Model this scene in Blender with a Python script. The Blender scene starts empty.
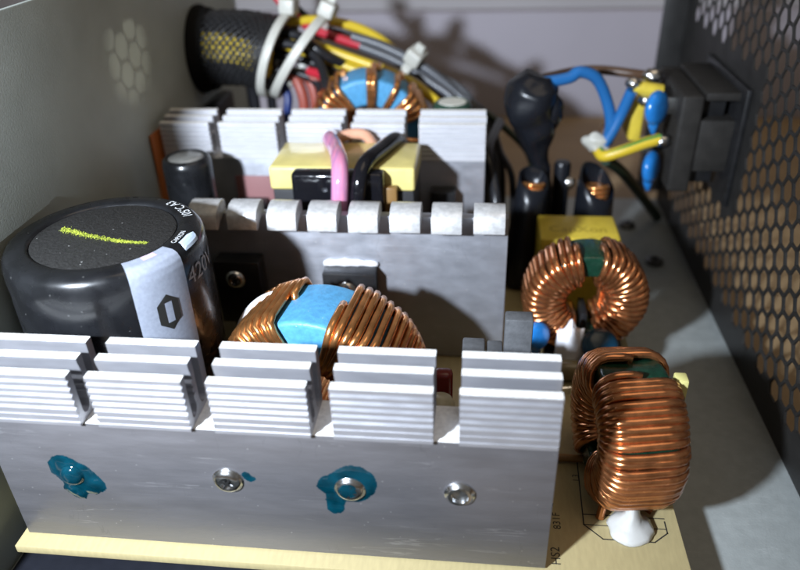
import bpy, bmesh, math, random
from mathutils import Vector, Matrix, noise

S = 0.001                      # everything below is written in millimetres
rnd = random.Random(7)
R = math.radians
scene = bpy.context.scene
COL = scene.collection

# ------------------------------------------------------------------ camera
cam_data = bpy.data.cameras.new('camera')
cam = bpy.data.objects.new('camera', cam_data)
COL.objects.link(cam)
cam_data.sensor_width = 36.0
cam_data.lens = 32.193
cam_data.clip_start = 0.005
cam_data.clip_end = 20.0
right = Vector((0.99404189, 0.1050727, -0.02899049))
down = Vector((0.02952699, -0.51560592, -0.85631693))
fwd = Vector((-0.1049232, 0.8503589, -0.51563637))
cam.matrix_world = Matrix(((right.x, -down.x, -fwd.x, 0.0),
                           (right.y, -down.y, -fwd.y, 0.0),
                           (right.z, -down.z, -fwd.z, 0.097),
                           (0, 0, 0, 1)))
cam_data.dof.use_dof = True
cam_data.dof.focus_distance = 0.122
cam_data.dof.aperture_fstop = 15.0
scene.camera = cam

# ------------------------------------------------------------------ world and lamps
world = bpy.data.worlds.new('World')
scene.world = world
world.use_nodes = True
bg = world.node_tree.nodes['Background']
bg.inputs['Color'].default_value = (1.0, 0.91, 0.79, 1)
bg.inputs['Strength'].default_value = 0.125


def lamp(name, kind, loc, energy, color, target=None, **kw):
    d = bpy.data.lights.new(name, kind)
    d.energy = energy
    d.color = color
    for k, v in kw.items():
        setattr(d, k, v)
    o = bpy.data.objects.new(name, d)
    COL.objects.link(o)
    o.location = Vector(loc) * S
    if target is not None:
        o.rotation_euler = (Vector(target) - Vector(loc)).to_track_quat('-Z', 'Y').to_euler()
    return o


lamp('torch_lamp', 'SPOT', (-90, -30, 118), 4.6, (0.79, 0.88, 1.0), (-42, 118, 34), spot_size=R(96), spot_blend=1.0, shadow_soft_size=0.006)
lamp('overhead_fill', 'AREA', (140, 60, 650), 0.50, (1.0, 0.80, 0.58), (0, 130, 0), size=0.35)  # warm overhead fill added for ambient light, not a known lamp
lamp('side_lamp', 'SPOT', (760, 172, 96), 5.0, (1.0, 0.95, 0.80), (-79, 157, 60),
     spot_size=R(1.45), spot_blend=0.35, shadow_soft_size=0.003)

scene.view_settings.view_transform = 'Standard'
scene.view_settings.look = 'None'
scene.view_settings.exposure = 0.0
scene.view_settings.gamma = 1.0
scene.view_settings.use_curve_mapping = False


# ------------------------------------------------------------------ materials
def mat(name, color, rough=0.5, metal=0.0, var=0.0, var_scale=(0.4, 0.4, 0.4), var_color=None,
        bump=0.0, bump_scale=(2, 2, 2), spec=0.5, coat=0.0, rough_var=0.0, speck=0.0, trans=0.0, ior=1.45,
        sss=0.0, aniso=0.0, detail=4.0, scratch=0.0):
    m = bpy.data.materials.new(name)
    m.use_nodes = True
    nt = m.node_tree
    N, L = nt.nodes, nt.links
    b = N['Principled BSDF']
    b.inputs['Base Color'].default_value = (*color, 1)
    b.inputs['Roughness'].default_value = rough
    b.inputs['Metallic'].default_value = metal
    b.inputs['Specular IOR Level'].default_value = spec
    b.inputs['Coat Weight'].default_value = coat
    b.inputs['Coat Roughness'].default_value = 0.08
    b.inputs['Transmission Weight'].default_value = trans
    b.inputs['IOR'].default_value = ior
    b.inputs['Anisotropic'].default_value = aniso
    if sss:
        b.inputs['Subsurface Weight'].default_value = sss
        b.inputs['Subsurface Radius'].default_value = (0.002, 0.002, 0.002)
        b.inputs['Subsurface Scale'].default_value = 1.0
    tc = N.new('ShaderNodeTexCoord')

    def noise_tex(sc, det=4.0):
        mp = N.new('ShaderNodeMapping')
        mp.inputs['Scale'].default_value = tuple(1000.0 * s for s in sc)
        L.new(tc.outputs['Object'], mp.inputs['Vector'])
        n = N.new('ShaderNodeTexNoise')
        n.inputs['Scale'].default_value = 1.0
        n.inputs['Detail'].default_value = det
        L.new(mp.outputs['Vector'], n.inputs['Vector'])
        return n
    col_out = None
    if var:
        n = noise_tex(var_scale, detail)
        r = N.new('ShaderNodeValToRGB')
        r.color_ramp.elements[0].position = 0.32
        r.color_ramp.elements[1].position = 0.68
        c2 = var_color or tuple(c * (1 - var) for c in color)
        r.color_ramp.elements[0].color = (*c2, 1)
        r.color_ramp.elements[1].color = (*[min(1, c * (1 + 0.35 * var)) for c in color], 1)
        L.new(n.outputs['Fac'], r.inputs['Fac'])
        col_out = r.outputs['Color']
        if rough_var:
            mr = N.new('ShaderNodeMapRange')
            mr.inputs['From Min'].default_value = 0.3
            mr.inputs['From Max'].default_value = 0.7
            mr.inputs['To Min'].default_value = max(0.02, rough - rough_var)
            mr.inputs['To Max'].default_value = min(1, rough + rough_var)
            L.new(n.outputs['Fac'], mr.inputs['Value'])
            L.new(mr.outputs['Result'], b.inputs['Roughness'])
    if speck:                                  # dust and lint: sparse pale specks
        v = N.new('ShaderNodeTexVoronoi')
        v.inputs['Scale'].default_value = 620.0
        v.inputs['Randomness'].default_value = 1.0
        L.new(tc.outputs['Object'], v.inputs['Vector'])
        lt = N.new('ShaderNodeMath')
        lt.operation = 'LESS_THAN'
        lt.inputs[1].default_value = 0.09
        L.new(v.outputs['Distance'], lt.inputs[0])
        n2 = noise_tex((0.22, 0.22, 0.22), 2.0)
        gt = N.new('ShaderNodeMath')
        gt.operation = 'GREATER_THAN'
        gt.inputs[1].default_value = 0.53
        L.new(n2.outputs['Fac'], gt.inputs[0])
        mu = N.new('ShaderNodeMath')
        mu.operation = 'MULTIPLY'
        L.new(lt.outputs[0], mu.inputs[0])
        L.new(gt.outputs[0], mu.inputs[1])
        mu2 = N.new('ShaderNodeMath')
        mu2.operation = 'MULTIPLY'
        mu2.inputs[1].default_value = speck
        L.new(mu.outputs[0], mu2.inputs[0])
        mx = N.new('ShaderNodeMix')
        mx.data_type = 'RGBA'
        L.new(mu2.outputs[0], mx.inputs['Factor'])
        if col_out is not None:
            L.new(col_out, mx.inputs['A'])
        else:
            mx.inputs['A'].default_value = (*color, 1)
        mx.inputs['B'].default_value = (0.62, 0.62, 0.60, 1)
        col_out = mx.outputs['Result']
    if scratch:                                # fine scuffs: thin contour lines of stretched noise, and smudges
        for (sc_, wid, kk) in (((0.012, 0.22, 0.22), 0.0030, 0.55), ((0.10, 0.035, 0.03), 0.0022, 0.4)):
            n3 = noise_tex(sc_, 5.0)
            n3.inputs['Distortion'].default_value = 0.15
            sb = N.new('ShaderNodeMath')
            sb.operation = 'COMPARE'
            sb.inputs[1].default_value = 0.5
            sb.inputs[2].default_value = wid
            L.new(n3.outputs['Fac'], sb.inputs[0])
            n4 = noise_tex((0.09, 0.09, 0.09), 2.0)
            g4 = N.new('ShaderNodeMapRange')
            g4.inputs['From Min'].default_value = 0.5
            g4.inputs['From Max'].default_value = 0.62
            L.new(n4.outputs['Fac'], g4.inputs['Value'])
            ml = N.new('ShaderNodeMath')
            ml.operation = 'MULTIPLY'
            L.new(sb.outputs[0], ml.inputs[0])
            L.new(g4.outputs['Result'], ml.inputs[1])
            m5 = N.new('ShaderNodeMath')
            m5.operation = 'MULTIPLY'
            m5.inputs[1].default_value = scratch * kk
            L.new(ml.outputs[0], m5.inputs[0])
            mx = N.new('ShaderNodeMix')
            mx.data_type = 'RGBA'
            L.new(m5.outputs[0], mx.inputs['Factor'])
            if col_out is not None:
                L.new(col_out, mx.inputs['A'])
            else:
                mx.inputs['A'].default_value = (*color, 1)
            mx.inputs['B'].default_value = (*[min(1, 0.35 + c * 1.1) for c in color], 1) if kk > 0.5 else (*[c * 0.25 for c in color], 1)
            col_out = mx.outputs['Result']
    if col_out is not None:
        L.new(col_out, b.inputs['Base Color'])
    if bump:
        n = noise_tex(bump_scale)
        bp = N.new('ShaderNodeBump')
        bp.inputs['Strength'].default_value = bump
        bp.inputs['Distance'].default_value = 0.0003
        L.new(n.outputs['Fac'], bp.inputs['Height'])
        L.new(bp.outputs['Normal'], b.inputs['Normal'])
    return m


M_plate = mat('aluminium_brushed', (0.205, 0.20, 0.212), 0.47, 0.70, scratch=0.45, var=0.07, var_scale=(0.10, 0.5, 0.5),
              bump=0.10, bump_scale=(0.8, 3, 3), rough_var=0.05, speck=0.3)
M_plate2 = mat('aluminium_mottled', (0.40, 0.41, 0.45), 0.42, 0.65, scratch=0.35, var=0.10, var_scale=(0.25, 0.5, 0.45),
               bump=0.05, bump_scale=(0.9, 0.9, 0.9), rough_var=0.06, speck=0.6)
M_fin = mat('aluminium_fin', (0.34, 0.34, 0.365), 0.40, 0.60, var=0.06, var_scale=(0.3, 1, 1),
            bump=0.02, bump_scale=(0.5, 3, 3), rough_var=0.05)
M_fin_lit = mat('aluminium_lit_fin', (0.62, 0.62, 0.65), 0.42, 0.40, var=0.06, var_scale=(0.3, 1, 1), bump=0.02, bump_scale=(0.5, 3, 3))  # paler fin metal for the rear heatsink: colour lifted where torch light falls off
M_cut = mat('aluminium_saw_cut', (0.90, 0.89, 0.86), 0.55, 0.08, var=0.16, var_scale=(1.4, 1.4, 1.4),
            bump=0.35, bump_scale=(1.6, 3.0, 3.0))
M_tab = mat('aluminium_tab', (0.64, 0.64, 0.64), 0.42, 0.45, var=0.22, var_scale=(0.8, 0.8, 0.8), bump=0.25, bump_scale=(0.7, 1.4, 1.4), scratch=0.4)
M_floor = mat('galvanised_steel', (0.37, 0.40, 0.395), 0.52, 0.1, scratch=0.25, var=0.10, var_scale=(0.5, 0.5, 0.5),
              bump=0.12, bump_scale=(2.2, 2.2, 2.2), speck=0.18)
M_side = mat('grey_painted_steel', (0.43, 0.47, 0.435), 0.62, 0.1, var=0.16, var_scale=(0.05, 0.05, 0.05),
             bump=0.08, bump_scale=(2.5, 2.5, 2.5))
M_vent = mat('black_painted_steel', (0.022, 0.021, 0.020), 0.48, 0.0, spec=0.4, var=0.3, var_scale=(0.2, 0.2, 0.2),
             bump=0.15, bump_scale=(3, 3, 3))
M_pcb = mat('circuit_board_laminate', (0.385, 0.32, 0.165), 0.45, var=0.09, var_scale=(1.6, 0.35, 0.5),
            bump=0.05, bump_scale=(4, 4, 4))
M_ink = mat('black_print', (0.02, 0.02, 0.018), 0.6)
M_copper = mat('enamelled_copper', (0.62, 0.25, 0.10), 0.22, 0.90, var=0.35, var_scale=(0.5, 0.5, 0.5),
               rough_var=0.06, coat=0.35)
M_copper2 = mat('orange_enamelled_copper', (0.76, 0.34, 0.12), 0.22, 0.88, var=0.3, var_scale=(0.4, 0.4, 0.4),
                rough_var=0.06, coat=0.3)
M_blue = mat('blue_core_paint', (0.075, 0.28, 0.50), 0.45, var=0.18, var_scale=(0.9, 0.9, 0.9), bump=0.25,
             bump_scale=(1.8, 1.8, 1.8), speck=0.25)
M_green = mat('green_core_paint', (0.006, 0.036, 0.021), 0.24, var=0.3, var_scale=(0.8, 0.8, 0.8), bump=0.5,
              bump_scale=(0.9, 0.9, 0.9), coat=0.3)
M_sleeve = mat('black_shrink_sleeve', (0.009, 0.0095, 0.011), 0.28, var=0.3, var_scale=(0.3, 0.3, 0.3), bump=0.04,
               bump_scale=(0.4, 0.4, 0.4), coat=0.1, rough_var=0.08, speck=0.10)
M_captop = mat('black_grained_vinyl', (0.022, 0.0215, 0.021), 0.45, var=0.25, var_scale=(1.2, 1.2, 1.2), bump=0.7,
               bump_scale=(2.0, 2.0, 2.0), speck=0.3)
M_stripe = mat('grey_stripe_print', (0.30, 0.33, 0.40), 0.38, var=0.12, var_scale=(1.5, 1.5, 1.5))
M_paleblue = mat('pale_blue_print', (0.50, 0.60, 0.72), 0.4)
M_white_print = mat('white_print', (0.72, 0.74, 0.76), 0.5)
M_grey_print = mat('grey_print', (0.30, 0.31, 0.33), 0.5)
M_pink_print = mat('pink_print', (0.62, 0.42, 0.52), 0.5)
M_chalk = mat('yellow_chalk', (0.40, 0.46, 0.05), 0.85, var=0.5, var_scale=(1.2, 1.2, 1.2))
M_teal = mat('teal_thread_lacquer', (0.0015, 0.058, 0.09), 0.10, trans=0.5, ior=1.3, var=0.45, var_scale=(0.5, 0.5, 0.5), coat=0.6)
M_steel = mat('screw_steel', (0.66, 0.67, 0.68), 0.22, 1.0, var=0.25, var_scale=(1.5, 1.5, 1.5))
M_dark_steel = mat('dark_steel', (0.10, 0.10, 0.10), 0.35, 0.9)
M_blackplastic = mat('black_plastic', (0.014, 0.014, 0.015), 0.34, var=0.3, var_scale=(0.4, 0.4, 0.4), bump=0.06,
                     bump_scale=(2, 2, 2))
M_inlet = mat('charcoal_plastic', (0.024, 0.022, 0.020), 0.6, spec=0.25, var=0.25, var_scale=(0.3, 0.3, 0.3), bump=0.12,
              bump_scale=(2.5, 2.5, 2.5))
M_glossblack = mat('glossy_black_resin', (0.006, 0.006, 0.008), 0.10, bump=0.35, bump_scale=(0.25, 0.25, 0.25))
M_yellowtape = mat('yellow_tape', (0.68, 0.58, 0.21), 0.30, var=0.14, var_scale=(0.25, 0.25, 0.25), bump=0.15,
                   bump_scale=(0.3, 0.3, 0.3), coat=0.3, speck=0.2)
M_ferrite = mat('dark_ferrite', (0.020, 0.020, 0.022), 0.55)
M_browntape = mat('brown_tape', (0.20, 0.11, 0.035), 0.35)
M_yellowcap = mat('yellow_plastic', (0.62, 0.47, 0.05), 0.42, var=0.12, var_scale=(0.4, 0.4, 0.4))
M_yellow_ink = mat('dark_yellow_stamp', (0.34, 0.24, 0.02), 0.5)
M_greyblock = mat('grey_moulding', (0.085, 0.088, 0.094), 0.62, var=0.2, var_scale=(0.8, 0.8, 0.8), bump=0.2,
                  bump_scale=(2, 2, 2))
M_darkred = mat('dark_red_lacquer', (0.16, 0.018, 0.014), 0.25)
M_beige = mat('beige_lacquer', (0.45, 0.41, 0.28), 0.40, var=0.2, var_scale=(0.6, 0.6, 0.6))
M_discblue = mat('blue_ceramic_coat', (0.015, 0.17, 0.50), 0.22, var=0.15, var_scale=(0.6, 0.6, 0.6), coat=0.3)
M_disctel = mat('dark_teal_ceramic_coat', (0.004, 0.032, 0.062), 0.25)
M_glue = mat('white_silicone', (0.72, 0.72, 0.75), 0.40, sss=0.25, bump=0.3, bump_scale=(0.6, 0.6, 0.6))
M_glue2 = mat('clouded_hot_glue', (0.50, 0.50, 0.48), 0.3, sss=0.3, bump=0.25, bump_scale=(0.5, 0.5, 0.5), coat=0.4)
M_solder = mat('solder', (0.72, 0.72, 0.70), 0.22, 1.0, bump=0.4, bump_scale=(0.8, 0.8, 0.8))
M_w_yellow = mat('yellow_insulation', (0.56, 0.40, 0.025), 0.36)
M_w_black = mat('black_insulation', (0.014, 0.014, 0.016), 0.32)
M_w_grey = mat('grey_insulation', (0.075, 0.08, 0.09), 0.38)
M_w_red = mat('red_insulation', (0.42, 0.02, 0.035), 0.34)
M_w_brick = mat('brick_red_insulation', (0.26, 0.055, 0.035), 0.45)
M_w_blue = mat('blue_insulation', (0.015, 0.115, 0.32), 0.34)
M_w_navy = mat('navy_insulation', (0.01, 0.025, 0.12), 0.4)
M_w_brown = mat('brown_insulation', (0.075, 0.040, 0.022), 0.42)
M_w_green = mat('dark_green_insulation', (0.010, 0.026, 0.012), 0.4)
M_w_lime = mat('green_stripe_insulation', (0.06, 0.20, 0.03), 0.4)
M_tie = mat('natural_nylon', (0.44, 0.435, 0.39), 0.4, sss=0.2)
M_braid = mat('black_braid', (0.016, 0.016, 0.017), 0.35)
M_pink_tube = mat('pink_clear_sleeve', (0.58, 0.20, 0.30), 0.12, var=0.4, var_scale=(0.9, 0.12, 0.12),
                  var_color=(0.34, 0.17, 0.32), coat=0.8)
M_flesh_tube = mat('peach_sleeve', (0.62, 0.33, 0.22), 0.2, coat=0.5)
M_orange = mat('orange_insulating_sheet', (0.42, 0.12, 0.025), 0.45)
M_pad = mat('red_brown_pad', (0.22, 0.10, 0.10), 0.55)
M_silver = mat('can_top', (0.46, 0.46, 0.44), 0.42, 0.7, var=0.3, var_scale=(0.6, 0.6, 0.6))
M_table = mat('tan_table', (0.34, 0.235, 0.125), 0.55, var=0.16, var_scale=(0.02, 0.10, 0.05), bump=0.05,
              bump_scale=(0.1, 1, 1))
M_wall = mat('pale_wall', (0.41, 0.385, 0.435), 0.7, var=0.05, var_scale=(0.02, 0.02, 0.02), bump=0.05,
             bump_scale=(0.5, 0.5, 0.5))
M_wall2 = mat('pale_upper_wall', (0.42, 0.40, 0.41), 0.7, var=0.05, var_scale=(0.02, 0.02, 0.02))


# ------------------------------------------------------------------ mesh helpers
class MB:
    def __init__(self):
        self.v, self.f, self.M = [], [], None

    def add(self, vs, fs):
        b = len(self.v)
        for p in vs:
            p = Vector(p)
            self.v.append(self.M @ p if self.M is not None else p)
        self.f.extend([tuple(b + i for i in f) for f in fs])
        return self

    def box(self, x0, x1, y0, y1, z0, z1):
        return self.add([(x0, y0, z0), (x1, y0, z0), (x1, y1, z0), (x0, y1, z0),
                         (x0, y0, z1), (x1, y0, z1), (x1, y1, z1), (x0, y1, z1)],
                        [(0, 3, 2, 1), (4, 5, 6, 7), (0, 1, 5, 4), (1, 2, 6, 5), (2, 3, 7, 6), (3, 0, 4, 7)])

    def prism_x(self, prof, x0, x1):
        """profile of (y, z) points, counter-clockwise seen from +x, swept along x"""
        n = len(prof)
        area = sum(prof[i][0] * prof[(i + 1) % n][1] - prof[(i + 1) % n][0] * prof[i][1] for i in range(n))
        if area < 0:
            prof = prof[::-1]
        vs = [(x0, y, z) for y, z in prof] + [(x1, y, z) for y, z in prof]
        fs = [(i, (i + 1) % n, n + (i + 1) % n, n + i) for i in range(n)]
        fs = [(i, (i + 1) % n, n + (i + 1) % n, n + i) for i in range(n)]
        fs += [tuple(reversed(range(n))), tuple(range(n, 2 * n))]
        return self.add(vs, fs)

    def tube(self, pts, r, n=10, cap=True, closed=False):
        pts = [Vector(p) for p in pts]
        k = len(pts)
        rr = r if isinstance(r, (list, tuple)) else [r] * k
        T = []
        for i in range(k):
            if closed:
                t = pts[(i + 1) % k] - pts[i - 1]
            else:
                t = pts[min(i + 1, k - 1)] - pts[max(i - 1, 0)]
            T.append(t.normalized() if t.length > 1e-9 else Vector((0, 0, 1)))
        a = Vector((0, 0, 1)) if abs(T[0].z) < 0.9 else Vector((1, 0, 0))
        nrm = (a - T[0] * a.dot(T[0])).normalized()
        vs = []
        for i in range(k):
            nrm = nrm - T[i] * nrm.dot(T[i])
            nrm.normalize()
            bi = T[i].cross(nrm)
            for j in range(n):
                t = 2 * math.pi * j / n
                vs.append(pts[i] + (nrm * math.cos(t) + bi * math.sin(t)) * rr[i])
        fs = []
        for i in range(k if closed else k - 1):
            i2 = (i + 1) % k
            for j in range(n):
                fs.append((i * n + j, i * n + (j + 1) % n, i2 * n + (j + 1) % n, i2 * n + j))
        if cap and not closed:
            fs += [tuple(reversed(range(n))), tuple((k - 1) * n + j for j in range(n))]
        return self.add(vs, fs)

    def lathe(self, prof, n=32, loc=(0, 0, 0), axis='z', closed=False, rot=None):
        """profile of (radius, height); axis z, x or y(-)"""
        B = {'z': Matrix.Identity(3), 'x': Matrix(((0, 0, 1), (1, 0, 0), (0, 1, 0))),
             '-y': Matrix(((1, 0, 0), (0, 0, -1), (0, 1, 0)))}[axis]
        if rot is not None:
            B = rot @ B
        vs, fs = [], []
        k = len(prof)
        for r, h in prof:
            for j in range(n):
                t = 2 * math.pi * j / n
                vs.append(Vector(loc) + B @ Vector((max(r, 1e-4) * math.cos(t), max(r, 1e-4) * math.sin(t), h)))
        for i in range(k if closed else k - 1):
            i2 = (i + 1) % k
            for j in range(n):
                fs.append((i * n + j, i * n + (j + 1) % n, i2 * n + (j + 1) % n, i2 * n + j))
        if not closed:
            fs += [tuple(reversed(range(n))), tuple((k - 1) * n + j for j in range(n))]
        return self.add(vs, fs)

    def blob(self, loc, rad, seed=0, amp=0.15, freq=0.35, nu=18, nv=12, rot=None):
        vs, fs = [], []
        rx, ry, rz = rad
        for i in range(nv + 1):
            ph = math.pi * i / nv - math.pi / 2
            for j in range(nu):
                th = 2 * math.pi * j / nu
                d = Vector((math.cos(ph) * math.cos(th), math.cos(ph) * math.sin(th), math.sin(ph)))
                k = 1 + amp * noise.noise(d * (1 / freq) + Vector((seed * 3.7, seed, 0)))
                p = Vector((d.x * rx * k, d.y * ry * k, d.z * rz * k))
                if rot is not None:
                    p = rot @ p
                vs.append(Vector(loc) + p)
        for i in range(nv):
            for j in range(nu):
                fs.append((i * nu + j, i * nu + (j + 1) % nu, (i + 1) * nu + (j + 1) % nu, (i + 1) * nu + j))
        return self.add(vs, fs)

    def build(self, name, material, parent=None, bevel=0.0, smooth=35, segs=2):
        base = Vector((0, 0, 0))
        if parent is not None:
            top = parent
            while top.parent is not None:
                top = top.parent
            base = Vector(top['_base'])
        me = bpy.data.meshes.new(name)
        vs = [p - base for p in self.v]
        if bevel:
            me.from_pydata([tuple(p) for p in vs], [], self.f)
            bm = bmesh.new()
            bm.from_mesh(me)
            bmesh.ops.recalc_face_normals(bm, faces=bm.faces)
            es = [e for e in bm.edges if len(e.link_faces) == 2 and e.calc_face_angle(0) > R(35)]
            bmesh.ops.bevel(bm, geom=es, offset=bevel, segments=segs, affect='EDGES', profile=0.5, clamp_overlap=True)
            for v in bm.verts:
                v.co *= S
            bm.to_mesh(me)
            bm.free()
        else:
            me.from_pydata([tuple(p * S) for p in vs], [], self.f)
        me.update()
        if smooth:
            me.shade_smooth()
            me.set_sharp_from_angle(angle=R(smooth))
        me.materials.append(material)
        o = bpy.data.objects.new(name, me)
        COL.objects.link(o)
        if parent is not None:
            o.parent = parent
        return o


def spline(pts, per=10):
    """Catmull-Rom through the points"""
    P = [Vector(p) for p in pts]
    P = [P[0] * 2 - P[1]] + P + [P[-1] * 2 - P[-2]]
    out = []
    for i in range(1, len(P) - 2):
        for k in range(per):
            t = k / per
            a, b, c, d = P[i - 1], P[i], P[i + 1], P[i + 2]
            out.append(0.5 * ((2 * b) + (c - a) * t + (2 * a - 5 * b + 4 * c - d) * t * t + (3 * b - a - 3 * c + d) * t ** 3))
    out.append(P[-2])
    return out


def lerp_list(vals, n):
    out = []
    for i in range(n):
        t = i / (n - 1) * (len(vals) - 1)
        k = min(int(t), len(vals) - 2)
        out.append(vals[k] + (vals[k + 1] - vals[k]) * (t - k))
    return out


def thing(name, label, cat, base, group=None):
    o = bpy.data.objects.new(name, None)
    COL.objects.link(o)
    o.empty_display_size = 0.005
    o.location = Vector(base) * S
    o['_base'] = tuple(base)
    o['label'] = label
    o['category'] = cat
    if group:
        o['group'] = group
    return o


def solo(mb, name, material, label, cat, group=None, **kw):
    o = mb.build(name, material, None, **kw)
    o['label'] = label
    o['category'] = cat
    if group:
        o['group'] = group
    return o


def struct(o):
    o['kind'] = 'structure'
    return o


def text_geo(body, size):
    c = bpy.data.curves.new('print', 'FONT')
    c.body = body
    c.size = size
    c.resolution_u = 3
    c.align_x = 'CENTER'
    c.align_y = 'CENTER'
    o = bpy.data.objects.new('print', c)
    COL.objects.link(o)
    bpy.context.view_layer.update()
    dg = bpy.context.evaluated_depsgraph_get()
    me = bpy.data.meshes.new_from_object(o.evaluated_get(dg))
    bm = bmesh.new()
    bm.from_mesh(me)
    bmesh.ops.subdivide_edges(bm, edges=[e for e in bm.edges if e.calc_length() > size * 0.25], cuts=2)
    bmesh.ops.triangulate(bm, faces=bm.faces)
    vs = [v.co.copy() for v in bm.verts]
    bm.verts.index_update()
    fs = [tuple(v.index for v in f.verts) for f in bm.faces]
    bm.free()
    bpy.data.objects.remove(o)
    bpy.data.curves.remove(c)
    bpy.data.meshes.remove(me)
    return vs, fs


# ------------------------------------------------------------------ the setting
struct(MB().box(-700, 900, -420, 329.5, -22, -9.1).build('table', M_table, smooth=0))
struct(MB().box(-700, 900, 338, 350, -22, 420).build('wall_upper', M_wall2, smooth=0))
struct(MB().box(-700, 900, 330, 337.5, -22, 37.2).build('wall_lower_board', M_wall, bevel=0.8))

# ------------------------------------------------------------------ the case
case = thing('metal_case', 'open steel power supply case with plain grey side and black perforated vent side',
             'case', (-9, 146, -9))
X0, X1, Y0, Y1, ZF, ZT = -79.0, 61.3, 58.0, 236.0, -8.0, 77.0
MB().box(X0 - 0.9, X1 + 0.9, Y0, Y1, ZF - 1.0, ZF).build('floor_panel', M_floor, case, bevel=0.2)
MB().box(X0 - 0.9, X0, Y0 + 4, Y1, ZF + 0.01, ZT).build('side_panel', M_side, case, bevel=0.25)
MB().box(X0 - 0.9, 1.0, Y0 - 0.9, Y0 - 0.01, ZF - 1.0, 9.0).build('shade_lip', M_floor, case, bevel=0.2)  # unseen near lip, added and sized to shade the floor and board front
vent = MB()
hs_, th = 3.0, 0.5                            # hexagon side and sheet thickness
ca, cb = 1.5 * hs_, math.sqrt(3) * hs_
ya, za = Y0 + 5.0, ZF + 6.0


def solid_zone(y, z):
    if z < ZF + 7.5 or z > ZT - 4.5 or y < Y0 + 6 or y > Y1 - 9:
        return True
    return y > 165 and 18 < z < 54


def add_cell(cy, cz, hole):
    o6 = [(cy + hs_ * math.cos(R(60 * k)), cz + hs_ * math.sin(R(60 * k))) for k in range(6)]
    if not hole:
        vent.add([(X1, *p) for p in o6] + [(X1 + th, *p) for p in o6], [tuple(reversed(range(6))), tuple(range(6, 12))])
        return
    outer, inner = [], []
    for k in range(6):
        a_, b_ = o6[k], o6[(k + 1) % 6]
        outer += [a_, ((a_[0] + b_[0]) / 2, (a_[1] + b_[1]) / 2)]
    for k in range(12):
        rr = hs_ * (0.86 if k % 2 == 0 else 0.785)     # opening: hexagon with eased corners
        inner.append((cy + rr * math.cos(R(30 * k)), cz + rr * math.sin(R(30 * k))))
    n = 12
    vs = [(X1, *p) for p in outer] + [(X1, *p) for p in inner] + [(X1 + th, *p) for p in outer] + [(X1 + th, *p) for p in inner]
    fs = []
    for k in range(n):
        q = (k + 1) % n
        fs.append((k, n + k, n + q, q))
        fs.append((2 * n + k, 2 * n + q, 3 * n + q, 3 * n + k))
        fs.append((n + k, 3 * n + k, 3 * n + q, n + q))
    vent.add(vs, fs)


ncol = int((Y1 - 5.0 - ya) / ca)
nrow = int((ZT - 4.0 - za) / cb)
for i in range(ncol + 1):
    cy = ya + i * ca
    for j in range(nrow + 1):
        cz = za + j * cb + (cb / 2 if i % 2 else 0.0)
        if cz < ZT - 1.5:
            add_cell(cy, cz, not solid_zone(cy, cz))
# plain margins of the sheet, a hair in front of the perforated field
vent.box(X1 + 0.06, X1 + th + 0.06, Y0, ya + 0.5, ZF + 0.01, ZT)
vent.box(X1 + 0.06, X1 + th + 0.06, ya + ncol * ca - 0.5, Y1, ZF + 0.01, ZT)
vent.box(X1 + 0.05, X1 + th + 0.05, ya + 0.52, ya + ncol * ca - 0.52, ZF + 0.01, za + 0.6)
vent.box(X1 + 0.05, X1 + th + 0.05, ya + 0.52, ya + ncol * ca - 0.52, ZT - 5.0, ZT)
vent.build('vent_panel', M_vent, case, smooth=0)
MB().box(X1 - 7, X1 + 0.9, Y1 + 0.01, Y1 + 0.9, ZF + 3, ZT).build('flange', M_vent, case, bevel=0.2)
for (sx, sy) in ((48.0, 214.0), (52.0, 190.0)):
    MB().lathe([(2.6, 0), (2.5, 0.9), (1.6, 1.5), (0.9, 1.5), (0.9, 0.9), (0, 0.9)], 20, (sx, sy, ZF + 0.01)).build('case_screw', M_dark_steel, case)

# ------------------------------------------------------------------ circuit board
pcb = thing('circuit_board', 'pale yellow printed circuit board carrying the heatsinks and coils', 'circuit board', (-20, 138, -8))
MB().box(-75.2, 34.8, 72.3, 205, -1.6, 0.0).build('board', M_pcb, pcb, bevel=0.15)
for (sx, sy) in ((-70, 80), (30, 78), (-70, 198), (30, 198)):
    MB().lathe([(2.5, -7.95), (2.5, -1.62)], 6, (sx, sy, 0)).build('standoff', M_steel, pcb)


solo(MB().box(-78.5, 33.6, 59.5, 206, -7.95, -7.55), 'insulating_sheet', mat('black_insulating_film', (0.012, 0.013, 0.018), 0.35, var=0.2), 'black insulating film lying on the case floor under the circuit board', 'insulator', bevel=0.05)


def flat_text(body, size, x, y, z, rotdeg, material, parent, name='lettering'):
    vs, fs = text_geo(body, size)
    mb = MB()
    mb.M = Matrix.Translation((x, y, z)) @ Matrix.Rotation(R(rotdeg), 4, 'Z')
    mb.add(vs, fs)
    return mb.build(name, material, parent, smooth=0)


def ink_line(mb, pts, w, z):
    for (x0, y0), (x1, y1) in zip(pts[:-1], pts[1:]):
        d = Vector((x1 - x0, y1 - y0, 0)).normalized()
        n = Vector((-d.y, d.x, 0)) * w / 2
        a, b = Vector((x0, y0, z)) - d * w / 2, Vector((x1, y1, z)) + d * w / 2
        mb.add([a - n, b - n, b + n, a + n], [(0, 1, 2, 3)])


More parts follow.
